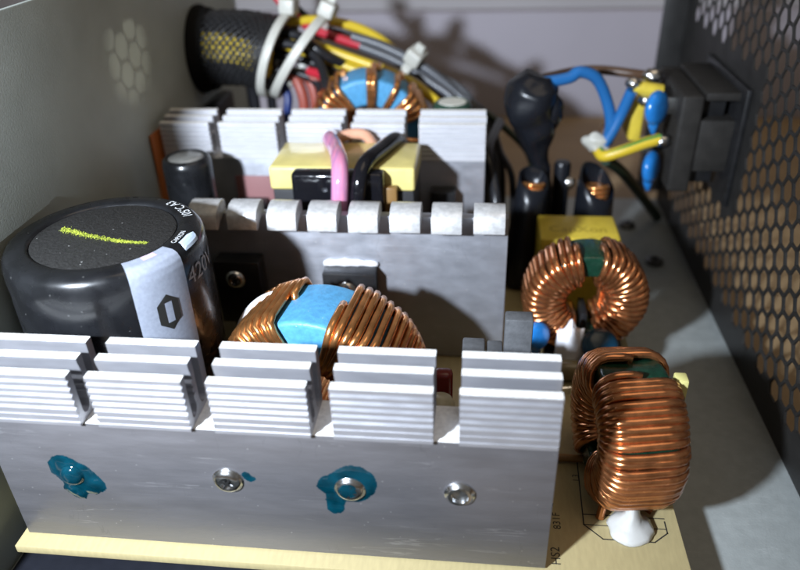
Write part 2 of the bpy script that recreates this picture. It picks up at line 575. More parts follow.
a = (13.6, 77.7, 0.0)
flat_text('HS2', 2.1, a[0] + 0.5, a[1], 0.03, 90, M_ink, pcb)
a = (14.5, 84.8, 0.0)
flat_text('831F', 1.8, a[0] + 0.3, a[1], 0.03, 90, M_ink, pcb)
a = (19.0, 94.9, 0.0)
flat_text('L3', 1.7, a[0], a[1], 0.03, 90, M_ink, pcb)
mb = MB()
ink_line(mb, [(19.6, 99), (19.2, 84.4), (22.0, 81.6), (30.2, 81.6), (32.6, 83.6), (32.6, 86.0)], 0.22, 0.03)
ink_line(mb, [(19.3, 86.6), (32.6, 86.6)], 0.22, 0.034)
ink_line(mb, [(19.3, 84.4), (32.6, 84.4)], 0.18, 0.038)
ink_line(mb, [(13.0, 83), (14.4, 88.5)], 0.2, 0.03)
ink_line(mb, [(12.6, 88.0), (14.4, 97.0)], 0.2, 0.034)
mb.build('silkscreen_outline', M_ink, pcb, smooth=0)


# ------------------------------------------------------------------ heatsinks
def heatsink(root, x0, x1, y0, zfin, ztop, blocks, pm, seed, fm):
    rr = random.Random(seed)
    MB().prism_x([(y0, 0.35), (y0 + 2.8, 0.35), (y0 + 2.8, zfin - 4.0), (y0 + 4.2, zfin - 2.2), (y0 + 7.8, zfin - 1.8),
                  (y0 + 7.8, zfin), (y0, zfin)], x0, x1).build('plate', pm, root, bevel=0.12)
    po = root.children[0]
    po.data.materials.append(M_cut)
    for pl in po.data.polygons:
        if pl.normal.z > 0.9 and pl.center.z * 1000 > zfin - 0.5:
            pl.material_index = 1
    for (a, b) in blocks:
        # channelled foot of this block of fins
        prof = [(y0 - 0.55, zfin + 0.004), (y0 + 7.75, zfin + 0.004), (y0 + 7.75, zfin + 2.4)]
        for c0, c1 in ((6.35, 4.3), (2.9, 0.75)):
            m, h = (c0 + c1) / 2, (c0 - c1) / 2
            for k in range(0, 9):
                t = math.pi * k / 8
                prof.append((y0 + m + h * math.cos(t), zfin + 2.4 - (h + 0.4) * math.sin(t)))
        prof.append((y0 - 0.55, zfin + 2.4))
        blk = MB().prism_x(prof, a + 0.02, b - 0.02).build('fin_block', fm, root)
        for (f0, f1, dz) in ((-0.72, 0.78, 0.0), (2.75, 4.3, 0.55), (6.2, 7.8, 1.0)):
            za_, zb_ = zfin + (0.1 if f0 < 0 else 2.2), ztop + dz
            # louvred front: each rib has a short sloping top, an upright face and an undercut
            pr = [(y0 + f1, za_), (y0 + f1, zb_), (y0 + f0, zb_), (y0 + f0, zb_ - 0.75)]
            n = int((zb_ - za_ - 0.75) / 1.12)
            p = (zb_ - za_ - 0.75) / n
            for k in range(n):
                z = zb_ - 0.75 - k * p
                if f0 > 0 and not (f0 < 4 and k in (2, 3, 4)):
                    continue
                pr += [(y0 + f0 + 0.55, z - 0.12 * p), (y0 + f0 + 0.55, z - 0.20 * p), (y0 + f0, z - 0.52 * p), (y0 + f0, z - p)]
            pr += [(y0 + f0 + 0.2, za_)]
            ja, jb = rr.uniform(-0.12, 0.12), rr.uniform(-0.12, 0.12)
            fin = MB().prism_x(pr, a + ja, b + jb)
            fo = fin.build('fin', fm, blk)
            # sawn top edge: bright raw metal
            fo.data.materials.append(M_cut)
            for pl in fo.data.polygons:
                if abs(pl.normal.z) > 0.9 and pl.center.z * 1000 > zb_ - 0.2 - root['_base'][2]:
                    pl.material_index = 1
    return root


hs_front = thing('heatsink', 'wide aluminium heatsink with two teal lacquered screws on its flat face', 'heatsink', (-31, 76, 0), 'finned aluminium heatsinks')
heatsink(hs_front, -74.0, 12.2, 74.9, 25.9, 35.2,
         [(-74.0, -57.3), (-54.4, -40.5), (-36.9, -22.7), (-19.4, -5.3), (-1.6, 12.1)], M_plate, 3, M_fin)


def screw(root, x, y, z, r, material, name='screw', recess=True):
    pr = [(r * 1.05, 0.0), (r * 1.05, 0.12), (r, 0.16), (r * 0.95, 0.45), (r * 0.78, 0.8), (r * 0.52, 0.95)]
    if recess:
        pr += [(r * 0.46, 0.93), (r * 0.3, 0.5), (0, 0.4)]
    else:
        pr += [(r * 0.3, 1.0), (0, 1.02)]
    o = MB().lathe(pr, 24, (x, y, z), '-y').build(name, material, root, smooth=50)
    if recess:
        mb = MB()
        rot = rnd.uniform(0, 90)
        for k in range(2):
            mb.M = Matrix.Translation((x, y - 0.86, z)) @ Matrix.Rotation(R(rot + 90 * k), 4, 'Y')
            mb.box(-r * 0.55, r * 0.55, -0.12 - 0.01 * k, 0.12, -0.16, 0.16)
        mb.build('cross_slot', M_dark_steel, o, smooth=0)
    return o


def lacquer(root, y, circles, h=0.28, res=0.16):
    x0 = min(c[0] - c[2] for c in circles) - 0.5
    x1 = max(c[0] + c[2] for c in circles) + 0.5
    z0 = min(c[1] - c[2] for c in circles) - 0.5
    z1 = max(c[1] + c[2] for c in circles) + 0.5
    nx, nz = int((x1 - x0) / res), int((z1 - z0) / res)

    def f(x, z):
        d = 1e9
        for cx_, cz_, r_ in circles:
            e = math.hypot(x - cx_, z - cz_) - r_
            k = 0.7
            hh = max(k - abs(d - e), 0) / k
            d = min(d, e) - hh * hh * k * 0.25
        return -(d + 0.22 * noise.noise(Vector((x * 0.9, z * 0.9, 3))))
    idx, vs, fs = {}, [], []
    for i in range(nx + 1):
        for j in range(nz + 1):
            x, z = x0 + i * res, z0 + j * res
            v = f(x, z)
            if v > -res * 1.4:
                t = max(v, 0)
                hgt = h * (1 - math.exp(-t * 1.0)) + 0.01
                idx[i, j] = len(vs)
                vs.append((x, y - hgt, z) if v > 0 else (x, y - 0.003, z))
    for i in range(nx):
        for j in range(nz):
            q = [idx.get(k) for k in ((i, j), (i + 1, j), (i + 1, j + 1), (i, j + 1))]
            if None not in q:
                fs.append(tuple(q))
    return MB().add(vs, fs).build('thread_lacquer', M_teal, root, smooth=80)


yf = 74.9
lacquer(hs_front, yf, [(-63.0, 16.3, 2.6), (-61.4, 14.6, 3.0), (-59.5, 13.1, 2.2), (-62.7, 12.0, 1.6), (-62.0, 10.8, 1.2)], h=0.5)
screw(hs_front, -61.9, yf - 0.25, 15.2, 1.9, M_teal, recess=False)
screw(hs_front, -36.7, yf, 15.8, 2.3, M_steel)
lacquer(hs_front, yf, [(-33.5, 16.6, 0.6), (-32.9, 16.3, 0.45), (-33.8, 17.1, 0.4)], h=0.12)
lacquer(hs_front, yf, [(-17.6, 16.3, 3.5), (-17.0, 17.0, 3.1), (-21.1, 16.0, 1.7), (-20.2, 12.9, 1.4), (-20.4, 11.2, 1.2)], h=0.25)
screw(hs_front, -17.8, yf - 0.05, 15.6, 2.3, M_steel)
lacquer(hs_front, yf - 0.98, [(-18.0, 15.9, 1.3)], h=0.15)
MB().lathe([(2.35, 0.0), (2.3, 0.22), (1.9, 0.5), (1.75, 0.7), (1.3, 0.72), (1.2, 0.2), (0, 0.1)], 28, (-1.4, yf, 15.8), '-y').build('rivet', M_steel, hs_front)

hs_back = thing('heatsink', 'aluminium heatsink with five blocks of ribbed fins behind the yellow taped transformer', 'heatsink', (-38, 163, 0), 'finned aluminium heatsinks')
heatsink(hs_back, -77.4, 1.4, 162.0, 34.0, 43.0,
         [(-77.4, -65.2), (-62.6, -48.6), (-46.0, -32.6), (-30.2, -17.8), (-14.3, 1.4)], M_plate2, 5, M_fin_lit)

hs_mid = thing('heatsink', 'flat aluminium plate heatsink with a row of curled teeth along its top', 'heatsink', (-26, 130, 0))
MB().box(-58.4, 6.2, 129.4, 131.6, 0.35, 34.6).build('plate', M_plate2, hs_mid, bevel=0.1)
tooth_prof = [(131.62, 34.2), (131.62, 36.6), (131.0, 37.2), (129.6, 37.5), (128.0, 37.35), (126.8, 36.9), (126.0, 36.4), (125.5, 35.8),
              (125.1, 33.0), (125.6, 32.7), (126.4, 32.9), (127.2, 33.6), (128.6, 34.1), (129.38, 34.2)]
for k in range(8):
    xa = -58.4 + k * 8.24
    w = 6.1 + rnd.uniform(-0.15, 0.15)
    jit = rnd.uniform(-0.15, 0.15)
    t = MB().prism_x([(y + jit * (131.6 - y) * 0.2, z + 0.03 + jit * 0.4 * (131.6 - y) / 7) for y, z in tooth_prof], xa, xa + w)
    t.build('tooth', M_tab, hs_mid, bevel=0.12, smooth=40)

# ------------------------------------------------------------------ power transistors screwed to the plates
def transistor(x0, x1, zt, label, paste):
    r = thing('transistor', label, 'transistor', ((x0 + x1) / 2, 127, 0), 'transistors on the curled tooth heatsink')
    MB().box(x0, x1, 124.9, 129.35, zt - 15, zt).build('body', M_blackplastic, r, bevel=0.35)
    xm = (x0 + x1) / 2
    screw(r, xm - 0.5, 124.9, zt - 4.0, 2.0, M_steel)
    for k in (-2.5, 0, 2.5):
        MB().box(xm + k - 0.4, xm + k + 0.4, 126.8, 127.4, 0.01, zt - 14.9).build('lead', M_solder, r, bevel=0.08)
    if paste:
        MB().tube(spline([(x0 - 0.3, 129.0, zt + 0.1), ((x0 + x1) / 2, 128.9, zt + 0.5), (x1 + 0.2, 129.0, zt + 0.2)], 8),
                  [0.5, 0.8, 0.9, 0.8, 0.7, 0.8, 1.0, 0.9, 0.8, 0.8, 0.9, 0.7, 0.6, 0.7, 0.8, 0.7, 0.5], 8).build('thermal_paste', M_glue, r, smooth=80)


transistor(-31.6, -20.6, 23.5, 'black transistor with white thermal paste behind the large blue ring coil', True)
transistor(-54.6, -44.8, 25.5, 'black transistor in shadow beside the large black capacitor', False)

# ------------------------------------------------------------------ big capacitor
CX, CY, CR, CZ = -62.0, 101.0, 16.3, 44.2
capt = thing('capacitor', 'large black can capacitor with grey stripe and yellow chalk mark on top', 'capacitor', (CX, CY, 0))
body = [(CR - 0.6, 0.3), (CR, 1.2), (CR, 36.0), (CR - 0.10, 38.0), (CR, 40.0), (CR - 0.04, 41.8),
        (CR - 0.25, 43.0), (CR - 0.75, 43.8), (CR - 1.5, CZ), (CR - 3.9, CZ + 0.05), (CR - 4.3, CZ - 0.15), (CR - 4.5, CZ - 0.55), (0, CZ - 0.55)]
MB().lathe(body, 96, (CX, CY, 0)).build('sleeve', M_sleeve, capt, smooth=60)
MB().lathe([(CR - 4.6, CZ - 0.5), (CR - 4.6, CZ - 0.32), (CR - 5.0, CZ - 0.2), (0, CZ - 0.2)], 64, (CX, CY, 0)).build('top_disc', M_captop, capt, smooth=50)


def on_cap(s, d):
    """s: degrees round the can; d: path length from the top rim outwards and down the side"""
    path = [(CR - 3.9, CZ + 0.05), (CR - 1.5, CZ), (CR - 0.75, 43.8), (CR - 0.25, 43.0), (CR - 0.04, 41.8), (CR, 40.0), (CR, 5)]
    acc = 0
    for (r0, z0), (r1, z1) in zip(path[:-1], path[1:]):
        l = math.hypot(r1 - r0, z1 - z0)
        if d <= acc + l or (r1, z1) == path[-1]:
            t = (d - acc) / l
            r_, z_ = r0 + (r1 - r0) * t, z0 + (z1 - z0) * t
            nr, nz = (z0 - z1) / l, (r1 - r0) / l
            r_, z_ = r_ + abs(nr) * 0.05, z_ + nz * 0.05
            return Vector((CX + r_ * math.cos(R(s)), CY + r_ * math.sin(R(s)), z_))
        acc += l


def cap_patch(s0, s1, d0, d1, material, name, lift=0.0, ns=16, nd=40):
    vs, fs = [], []
    for i in range(ns + 1):
        for j in range(nd + 1):
            p = on_cap(s0 + (s1 - s0) * i / ns, d0 + (d1 - d0) * j / nd)
            c = Vector((CX, CY, p.z - 3))
            vs.append(p + (p - c).normalized() * lift)
    for i in range(ns):
        for j in range(nd):
            q = i * (nd + 1) + j
            fs.append((q, q + nd + 1, q + nd + 2, q + 1))
    return MB().add(vs, fs).build(name, material, capt, smooth=60)


def cap_shape(vs, fs, s, d, material, name, rot=0, lift=0.13):
    mb = MB()
    c, sn = math.cos(R(rot)), math.sin(R(rot))
    out = []
    for v in vs:
        x, y = v.x * c - v.y * sn, v.x * sn + v.y * c
        p = on_cap(s + math.degrees(x / CR), d - y)
        o_ = Vector((CX, CY, p.z - 3))
        out.append(p + (p - o_).normalized() * lift)
    mb.add(out, fs)
    return mb.build(name, material, capt, smooth=0)


SA = -36.0
cap_patch(SA - 17, SA + 16, 0.3, 40, M_stripe, 'stripe', 0.07, 20, 160)
cap_patch(SA - 4, SA + 6, 0.35, 1.6, M_pink_print, 'stripe_mark', 0.12, 8, 6)
hexo = [Vector((x, y, 0)) for x, y in ((0, 3.3), (1.9, 1.7), (1.9, -1.7), (0, -3.3), (-1.9, -1.7), (-1.9, 1.7))]
rect = [Vector((x, y, 0)) for x, y in ((0, 1.9), (0.7, 1.9), (0.7, -1.9), (0, -1.9), (-0.7, -1.9), (-0.7, 1.9))]
cap_shape(hexo + rect, [(i, (i + 1) % 6, 6 + (i + 1) % 6, 6 + i) for i in range(6)], SA + 0.5, 12.0, M_ink, 'minus_emblem')
v_, f_ = text_geo('420V', 4.2)
cap_shape(v_, f_, SA + 33, 8.4, M_grey_print, 'lettering')
v_, f_ = text_geo('105\u00b0C A3', 2.4)
cap_shape(v_, f_, 46, 1.45, M_white_print, 'lettering')
pv, pf = [], []
for i in range(15):
    x = -2.6 + 5.4 * i / 14
    lo, hi = (-1.1 if x < 1.8 else -1.1 + (x - 1.8) * 1.3), (0.9 if -2.0 < x < 1.4 else 0.9 - (x - 1.4) * 0.5 if x > 0 else 0.9 + (x + 2.0) * 3.0)
    for j in range(5):
        pv.append(Vector((x, lo + (hi - lo) * j / 4, 0)))
for i in range(14):
    for j in range(4):
        q = i * 5 + j
        pf.append((q, q + 5, q + 6, q + 1))
cap_shape(pv, pf, -5, 2.7, M_paleblue, 'emblem')
v_, f_ = text_geo('CAPXON', 1.25)
cap_shape(v_, f_, -4, 0.95, M_white_print, 'lettering')
# chalk: many small ragged flecks along a bent stroke
mb = MB()
ck = spline([(-70.3, 102.5, 44.0), (-65.9, 100.8, 44.0), (-60.0, 99.0, 44.0), (-56.7, 98.4, 44.0), (-53.5, 98.2, 44.0)], 40)
for i_, p in enumerate(ck):
    tt = i_ / len(ck)
    for k in range(9 if rnd.random() < 0.8 - 0.3 * tt else 3):
        e = rnd.gauss(0, 0.40 - 0.24 * tt)
        q = p + Vector((rnd.gauss(0, 0.12), e, 0))
        q.z = CZ - 0.2 + 0.10
        s_ = rnd.uniform(0.025, 0.075)
        a0 = rnd.uniform(0, 6.28)
        top = [q + Vector((math.cos(a0 + t * 1.257) * s_ * rnd.uniform(0.6, 1.4), math.sin(a0 + t * 1.257) * s_ * rnd.uniform(0.6, 1.4), rnd.uniform(0, .03))) for t in range(5)]
        mb.add(top + [v - Vector((0, 0, 0.1)) for v in top], [(0, 1, 2, 3, 4)] + [(i, 5 + i, 5 + (i + 1) % 5, (i + 1) % 5) for i in range(5)])
ch = mb.build('chalk_mark', M_chalk, capt, smooth=0)
ch['kind'] = 'stuff'

# ------------------------------------------------------------------ ring coils
def core_profile(ri, ro, hw, c=0.9):
    pts = []
    for (cx_, cw, a0) in ((ro - c, hw - c, 0), (ri + c, hw - c, 90), (ri + c, -hw + c, 180), (ro - c, -hw + c, 270)):
        for k in range(5):
            t = R(a0 + 90 * k / 4)
            pts.append((cx_ + c * math.cos(t), cw + c * math.sin(t)))
    return pts


def ring_frame(center, up, axis):
    e3 = Vector(axis).normalized()
    e1 = Vector(up)
    e1 = (e1 - e3 * e1.dot(e3)).normalized()
    e2 = e1.cross(e3)
    return Vector(center), e1, e2, e3


def ring_core(fr, ri, ro, hw, material, parent, n=72):
    c, e1, e2, e3 = fr
    prof = core_profile(ri, ro, hw)
    vs, fs = [], []
    k = len(prof)
    for i in range(n):
        t = 2 * math.pi * i / n
        d = e1 * math.cos(t) + e2 * math.sin(t)
        for (rho, w) in prof:
            vs.append(c + d * rho + e3 * w)
    for i in range(n):
        for j in range(k):
            fs.append((i * k + j, i * k + (j + 1) % k, ((i + 1) % n) * k + (j + 1) % k, ((i + 1) % n) * k + j))
    return MB().add(vs, fs).build('core', material, parent, smooth=40)


def winding(fr, ri, ro, hw, r, a0, a1, turns, material, parent, seed=1, ends=(), sides=8, ppt=28, inner_layers=2, jit=0.16, name='winding', round_=0.9, bulge=0.0):
    """one continuous enamelled wire wound round the ring from angle a0 to a1 (degrees from the top)"""
    c, e1, e2, e3 = fr
    rr = random.Random(seed)
    A, B, cc = (ro - ri) / 2 + r * 1.04, hw + r * 1.04, r + round_
    # perimeter of the rounded rectangle, starting in the middle of the outer side
    segs = []
    corners = ((A - cc, B - cc, 0), (-A + cc, B - cc, 90), (-A + cc, -B + cc, 180), (A - cc, -B + cc, 270))
    pts = [(A, 0.0)]
    for (x, y, s) in corners:
        for k in range(7):
            t = R(s + 90 * k / 6)
            pts.append((x + cc * math.cos(t), y + cc * math.sin(t)))
    pts.append((A, 0.0))
    ln = [0]
    for p, q in zip(pts[:-1], pts[1:]):
        ln.append(ln[-1] + math.hypot(q[0] - p[0], q[1] - p[1]))

    def at(s):
        d = s * ln[-1]
        for k in range(len(pts) - 1):
            if d <= ln[k + 1]:
                t = (d - ln[k]) / max(ln[k + 1] - ln[k], 1e-9)
                return pts[k][0] + (pts[k + 1][0] - pts[k][0]) * t, pts[k][1] + (pts[k + 1][1] - pts[k][1]) * t
        return pts[-1]
    mid = (ri + ro) / 2
    pitch = R(a1 - a0) / turns
    path = []
    jo = [rr.uniform(-jit, jit) for _ in range(turns + 2)]
    jl = [rr.uniform(0, 1) for _ in range(turns + 2)]
    for i in range(turns):
        for k in range(ppt):
            s = k / ppt
            x, w = at(s)
            th = R(a0) + pitch * (i + s) + pitch * (jo[i] * (1 - s) + jo[i + 1] * s)
            rho = mid + x
            inn = max(0.0, -x / A)
            lay = (i % inner_layers) * 1.75 * r
            rho -= inn ** 1.5 * lay
            out = max(0.0, x / A)
            rho += out * (r * 0.25 * jl[i] + bulge * math.sin(th) ** 2)
            w2 = w * (1 + 0.03 * jl[i])
            path.append(c + (e1 * math.cos(th) + e2 * math.sin(th)) * rho + e3 * w2)
    if ends:
        if ends[0] is not None:
            path = spline([Vector(ends[0]), (Vector(ends[0]) * 0.4 + path[0] * 0.6), path[0]], 5)[:-1] + path
        if ends[1] is not None:
            path = path + spline([path[-1], (Vector(ends[1]) * 0.4 + path[-1] * 0.6), Vector(ends[1])], 5)[1:]
    return MB().tube(path, r, sides).build(name, material, parent, smooth=80)


# large coil, blue core
rc = thing('ring_coil', 'large ring coil of copper wire on a light blue core behind the front heatsink', 'coil', (-27, 104, 0))
ax = Matrix.Rotation(R(-9), 3, 'Z') @ Vector((0, -1, -0.02))
fr = ring_frame((-27.4, 104.4, 14.4), (0, 0, 1), ax)
ring_core(fr, 7.5, 15.4, 6.6, M_blue, rc)
# e2 = up x axis(-y) = +x : positive angles go to the right
winding(fr, 7.5, 15.4, 6.6, 0.76, 17, 342, 60, M_copper2, rc, seed=4, ppt=26, jit=0.14, bulge=1.7, ends=((-24, 104, 0.05), (-31, 104, 0.05)))
gl = MB()
gp = []
for k in range(13):
    t = R(-36 - k * 5.0)
    gp.append(fr[0] + (fr[1] * math.cos(t) + fr[2] * math.sin(t)) * (17.2 + 0.5 * math.sin(k * 0.5)) + fr[3] * (-3.6 + k * 0.45))
gl.tube(spline(gp, 3), lerp_list([0.35, 0.8, 1.1, 1.4, 1.7, 1.9, 2.0, 1.9, 1.7], 37), 10)
gl.build('glue', M_glue, rc, smooth=80)

# upright choke facing the camera side of the board
ck1 = thing('ring_choke', 'copper wound ring choke with open centre standing beside the yellow box capacitor', 'coil', (23.5, 136, 0))
ax = Matrix.Rotation(R(4), 3, 'Z') @ Vector((0, -1, -0.05))
fr1 = ring_frame((23.5, 136.2, 13.5), (0, 0, 1), ax)
ring_core(fr1, 6.9, 11.9, 4.3, M_green, ck1)
winding(fr1, 6.9, 11.9, 4.3, 0.74, 13, 160, 19, M_copper, ck1, seed=8, ends=((28, 138, 0.05), (29, 133, 0.05)), inner_layers=2, jit=0.12, round_=1.9)
winding(fr1, 6.9, 11.9, 4.3, 0.74, -13, -158, 20, M_copper, ck1, seed=9, ends=((18, 138, 0.05), (17, 133, 0.05)), inner_layers=2, jit=0.12, round_=1.9)
MB().box(22.9, 24.3, 132.6, 139.6, 0.05, 10.6).build('divider', M_blackplastic, ck1, bevel=0.2)
MB().box(14, 33, 131.5, 140.5, 0.02, 1.1).build('base_plate', M_blackplastic, ck1, bevel=0.3)

# choke turned edge-on
ck2 = thing('ring_choke', 'copper wound ring choke edge on at the board corner with white glue at its foot', 'coil', (26, 94, 0))
ax = Matrix.Rotation(R(7), 3, 'Z') @ Vector((-1, 0, 0))
fr2 = ring_frame((26.0, 94.8, 12.7), (0, 0, 1), ax)
ring_core(fr2, 6.2, 11.7, 5.4, M_green, ck2)
# e2 = up x (-x) = -y : positive angles go towards the near side
winding(fr2, 6.2, 11.7, 5.4, 0.76, 9, 162, 26, M_copper, ck2, seed=18, ends=((22, 86, 0.05), (31, 88, 0.05)), jit=0.42, round_=2.3, bulge=0.5)
winding(fr2, 6.2, 11.7, 5.4, 0.76, -14, -158, 24, M_copper, ck2, seed=19, ends=((22, 100, 0.05), (31, 100, 0.05)), jit=0.42, round_=2.3, bulge=0.5)
MB().box(32.2, 34.2, 93.2, 95.6, 0.05, 24.2).build('spacer', mat('pale_yellow_spacer', (0.62, 0.58, 0.22), 0.4), ck2, bevel=0.3)
gb = MB().lathe([(3.5, 0.02), (3.7, 0.4), (3.4, 1.0), (2.6, 1.6), (1.7, 2.4), (1.15, 3.6), (0.95, 5.2), (0.85, 6.6), (0.55, 7.8), (0, 8.2)], 28, (26.6, 83.9, 0))
gb.v = [Vector((p.x + 0.5 * noise.noise(p * 0.42) + 0.25 * noise.noise(p * 1.1), p.y + 0.5 * noise.noise(p * 0.4 + Vector((4, 0, 0))) + p.z * 0.12, p.z * (1 + 0.12 * noise.noise(p * 0.6)))) for p in gb.v]
gb.build('glue', M_glue2, ck2, smooth=80)

# far coil, blue core and few turns
rc2 = thing('ring_coil', 'blue ring coil with a few loose copper turns behind the rear heatsink', 'coil', (-29, 184, 0))
fr3 = ring_frame((-29.2, 184, 35.5), (0, 0, 1), (0.10, -1, -0.1))
ring_core(fr3, 7.0, 14.0, 5.0, M_blue, rc2)
for (a_, b_, n_, sd) in ((-56, -26, 4, 3), (2, 12, 2, 4), (30, 36, 1, 6), (48, 78, 4, 7), (-78, -58, 3, 8), (100, 180, 8, 9), (-180, -100, 8, 10)):
    winding(fr3, 7.0, 14.0, 5.0, 0.75, a_, b_, n_, M_copper2, rc2, seed=sd, inner_layers=1)
for k in (-9, 0, 9):
    MB().tube([(-29 + k, 184, 0.05), (-29 + k, 184, 22)], 0.8, 8).build('lead', M_copper2, rc2)

# ------------------------------------------------------------------ transformer
tr = thing('transformer', 'transformer wrapped in pale yellow tape between the toothed and rear heatsinks', 'transformer', (-29.5, 149, 0))
MB().box(-45.0, -13.8, 142.0, 157.3, 7.0, 34.6).build('ferrite_core', M_ferrite, tr, bevel=0.4)
MB().box(-45.4, -13.5, 141.6, 157.7, 34.62, 40.0).build('tape', M_yellowtape, tr, bevel=0.7, segs=3)
MB().box(-39.6, -19.8, 137.6, 141.55, 24.0, 40.2).build('bobbin', M_glossblack, tr, bevel=1.0, segs=3)
MB().box(-20.3, -17.2, 139.4, 141.55, 10.0, 36.4).build('tape_strip', M_browntape, tr, bevel=0.4)
MB().box(-42, -17, 139.0, 160.0, 0.05, 6.95).build('base', M_blackplastic, tr, bevel=0.5)
MB().tube(spline([(-34.5, 158.2, 40.9), (-33.6, 153, 42.1), (-31.2, 147, 42.0), (-29.2, 140.0, 42.0), (-28.6, 136.2, 39.4), (-29.0, 135.2, 33), (-29.6, 135.2, 26), (-30, 135.6, 18)], 8),
          1.9, 14).build('pink_sleeve', M_pink_tube, tr, smooth=80)
MB().tube(spline([(-33.0, 156.6, 41.0), (-30.0, 158.4, 41.6), (-26.5, 158.8, 41.2), (-24.5, 159.2, 38)], 8), 1.3, 12).build('peach_sleeve', M_flesh_tube, tr, smooth=80)
MB().tube(spline([(-18.8, 158.4, 40.2), (-19.4, 155, 41.6), (-21.4, 148, 41.8), (-23.6, 140.4, 41.8), (-24.6, 136.6, 39.2), (-25.2, 135.4, 33), (-25.6, 135.4, 26), (-25.8, 135.8, 18)], 8),
          1.7, 14).build('black_sleeve', M_glossblack, tr, smooth=80)

# ------------------------------------------------------------------ smaller parts on the board
c2 = thing('capacitor', 'small black can capacitor with silver top in front of the rear heatsink', 'capacitor', (-66, 147.5, 0))
MB().lathe([(5.2, 0.1), (5.5, 0.8), (5.5, 38.2), (5.3, 39.4), (4.6, 40.0), (4.2, 39.9), (4.1, 39.5), (0, 39.5)], 40, (-66, 147.5, 0)).build('sleeve', M_sleeve, c2, smooth=60)
MB().lathe([(4.05, 39.52), (3.9, 39.75), (0, 39.85)], 32, (-66, 147.5, 0)).build('top_disc', M_silver, c2, smooth=60)

c3 = thing('capacitor', 'capacitor with pale top peeking over the rear heatsink', 'capacitor', (-7.2, 180, 0))
MB().lathe([(4.9, 0.1), (5.0, 0.8), (5.0, 41.6), (4.6, 42.6), (4.0, 42.9), (3.7, 42.6), (0, 42.6)], 36, (-7.2, 180, 0)).build('sleeve', mat('dark_green_sleeve', (0.02, 0.05, 0.035), 0.3), c3, smooth=60)
MB().lathe([(3.65, 42.62), (3.5, 42.9), (0, 42.95)], 28, (-7.2, 180, 0)).build('top_disc', mat('pale_can_top', (0.7, 0.7, 0.62), 0.4, 0.2), c3, smooth=60)

# insulating sheet by the side panel and the pad on the rear plate
solo(MB().box(-78.7, -78.2, 157.5, 166, 0.02, 41), 'insulating_sheet', M_orange, 'thin orange insulating sheet between the grey side panel and rear heatsink', 'insulator', bevel=0.1)
pad = thing('transistor', 'transistor on a red brown pad against the rear heatsink', 'transistor', (-56, 160, 0))
MB().box(-60.5, -50.5, 161.5, 161.95, 13, 29.5).build('pad', M_pad, pad, bevel=0.1)
MB().box(-59.5, -52.5, 157.2, 161.45, 12, 24).build('body', M_blackplastic, pad, bevel=0.4)
screw(pad, -55.4, 157.2, 22, 2.0, M_steel)
MB().box(-57, -55, 158.5, 159.1, 0.05, 12).build('lead', M_solder, pad, bevel=0.1)
tq = thing('transistor', 'dark transistor in shade between the yellow transformer and rear heatsink end', 'transistor', (-8.4, 160, 0))
MB().box(-11.3, -5.4, 157.5, 161.9, 12, 27.5).build('body', M_blackplastic, tq, bevel=0.4)
MB().box(-9.4, -7.4, 159, 159.8, 0.02, 11.95).build('lead', M_solder, tq, bevel=0.1)

# grey moulded blocks behind the last fin block
gb_t = thing('rectifier', 'tall slim grey rectifier block beside the bright blue disc capacitor', 'rectifier', (7.5, 103, 0))
MB().box(5.2, 9.9, 101.2, 104.2, 5, 29.4).build('body', M_greyblock, gb_t, bevel=0.35)
for k in (6.0, 7.6, 9.2):
    MB().box(k - 0.35, k + 0.35, 102.1, 102.6, 0.02, 5.0).build('lead', M_solder, gb_t, bevel=0.05)
for (x0_, x1_, z1_, lb) in ((-2.0, 2.0, 22.6, 'wider of the two low grey blocks behind the last fin block'), (2.3, 5.1, 22.2, 'narrow low grey block beside the tall grey rectifier')):
    gu = thing('rectifier', lb, 'rectifier', ((x0_ + x1_) / 2, 103, 0))
    MB().box(x0_, x1_, 101.5, 105.5, 3, z1_).build('body', M_greyblock, gu, bevel=0.4)
    for k in (x0_ + 0.8, x1_ - 0.8):
        MB().box(k - 0.35, k + 0.35, 103.1, 103.6, 0.02, 3.0).build('lead', M_solder, gu, bevel=0.05)

solo(MB().box(-6.6, -3.3, 93.0, 95.6, 0.05, 23.5), 'film_capacitor', M_darkred, 'dark red lacquered film capacitor seen through the slot of the front heatsink', 'capacitor', bevel=0.9, segs=3)
solo(MB().lathe([(2.0, 0.03), (2.3, 0.6), (2.3, 21.4), (1.9, 22.4), (0, 22.7)], 24, (-5.0, 88.2, 0)), 'beige_capacitor', M_beige,
     'beige rounded component in the slot beside the dark red capacitor', 'component', smooth=60)


def disc_cap(center, r, t, axis, material, label):
    root = thing('disc_capacitor', label, 'capacitor', (center[0], center[1], 0))
    q = Vector((0, 0, 1)).rotation_difference(Vector(axis)).to_matrix()
    prof = [(r * math.cos(R(a)) ** 0.6 if a not in (-90, 90) else 0.0, t * math.sin(R(a))) for a in range(-90, 91, 15)]
    mb = MB().lathe(prof, 28, center, 'z', rot=q)
    mb.v = [p + Vector((0, 0, 0.12 * noise.noise(p * 0.6))) for p in mb.v]
    mb.build('disc', material, root, smooth=80)
    c_ = Vector(center)
    MB().tube(spline([c_, c_ + Vector((-0.3, -0.3, -r * 0.9)), c_ + Vector((0.1, 0, -r * 1.5))], 6), lerp_list([t * 0.9, t * 0.8, t * 0.35], 13), 10).build('coated_lead', material, root, smooth=80)
    return root


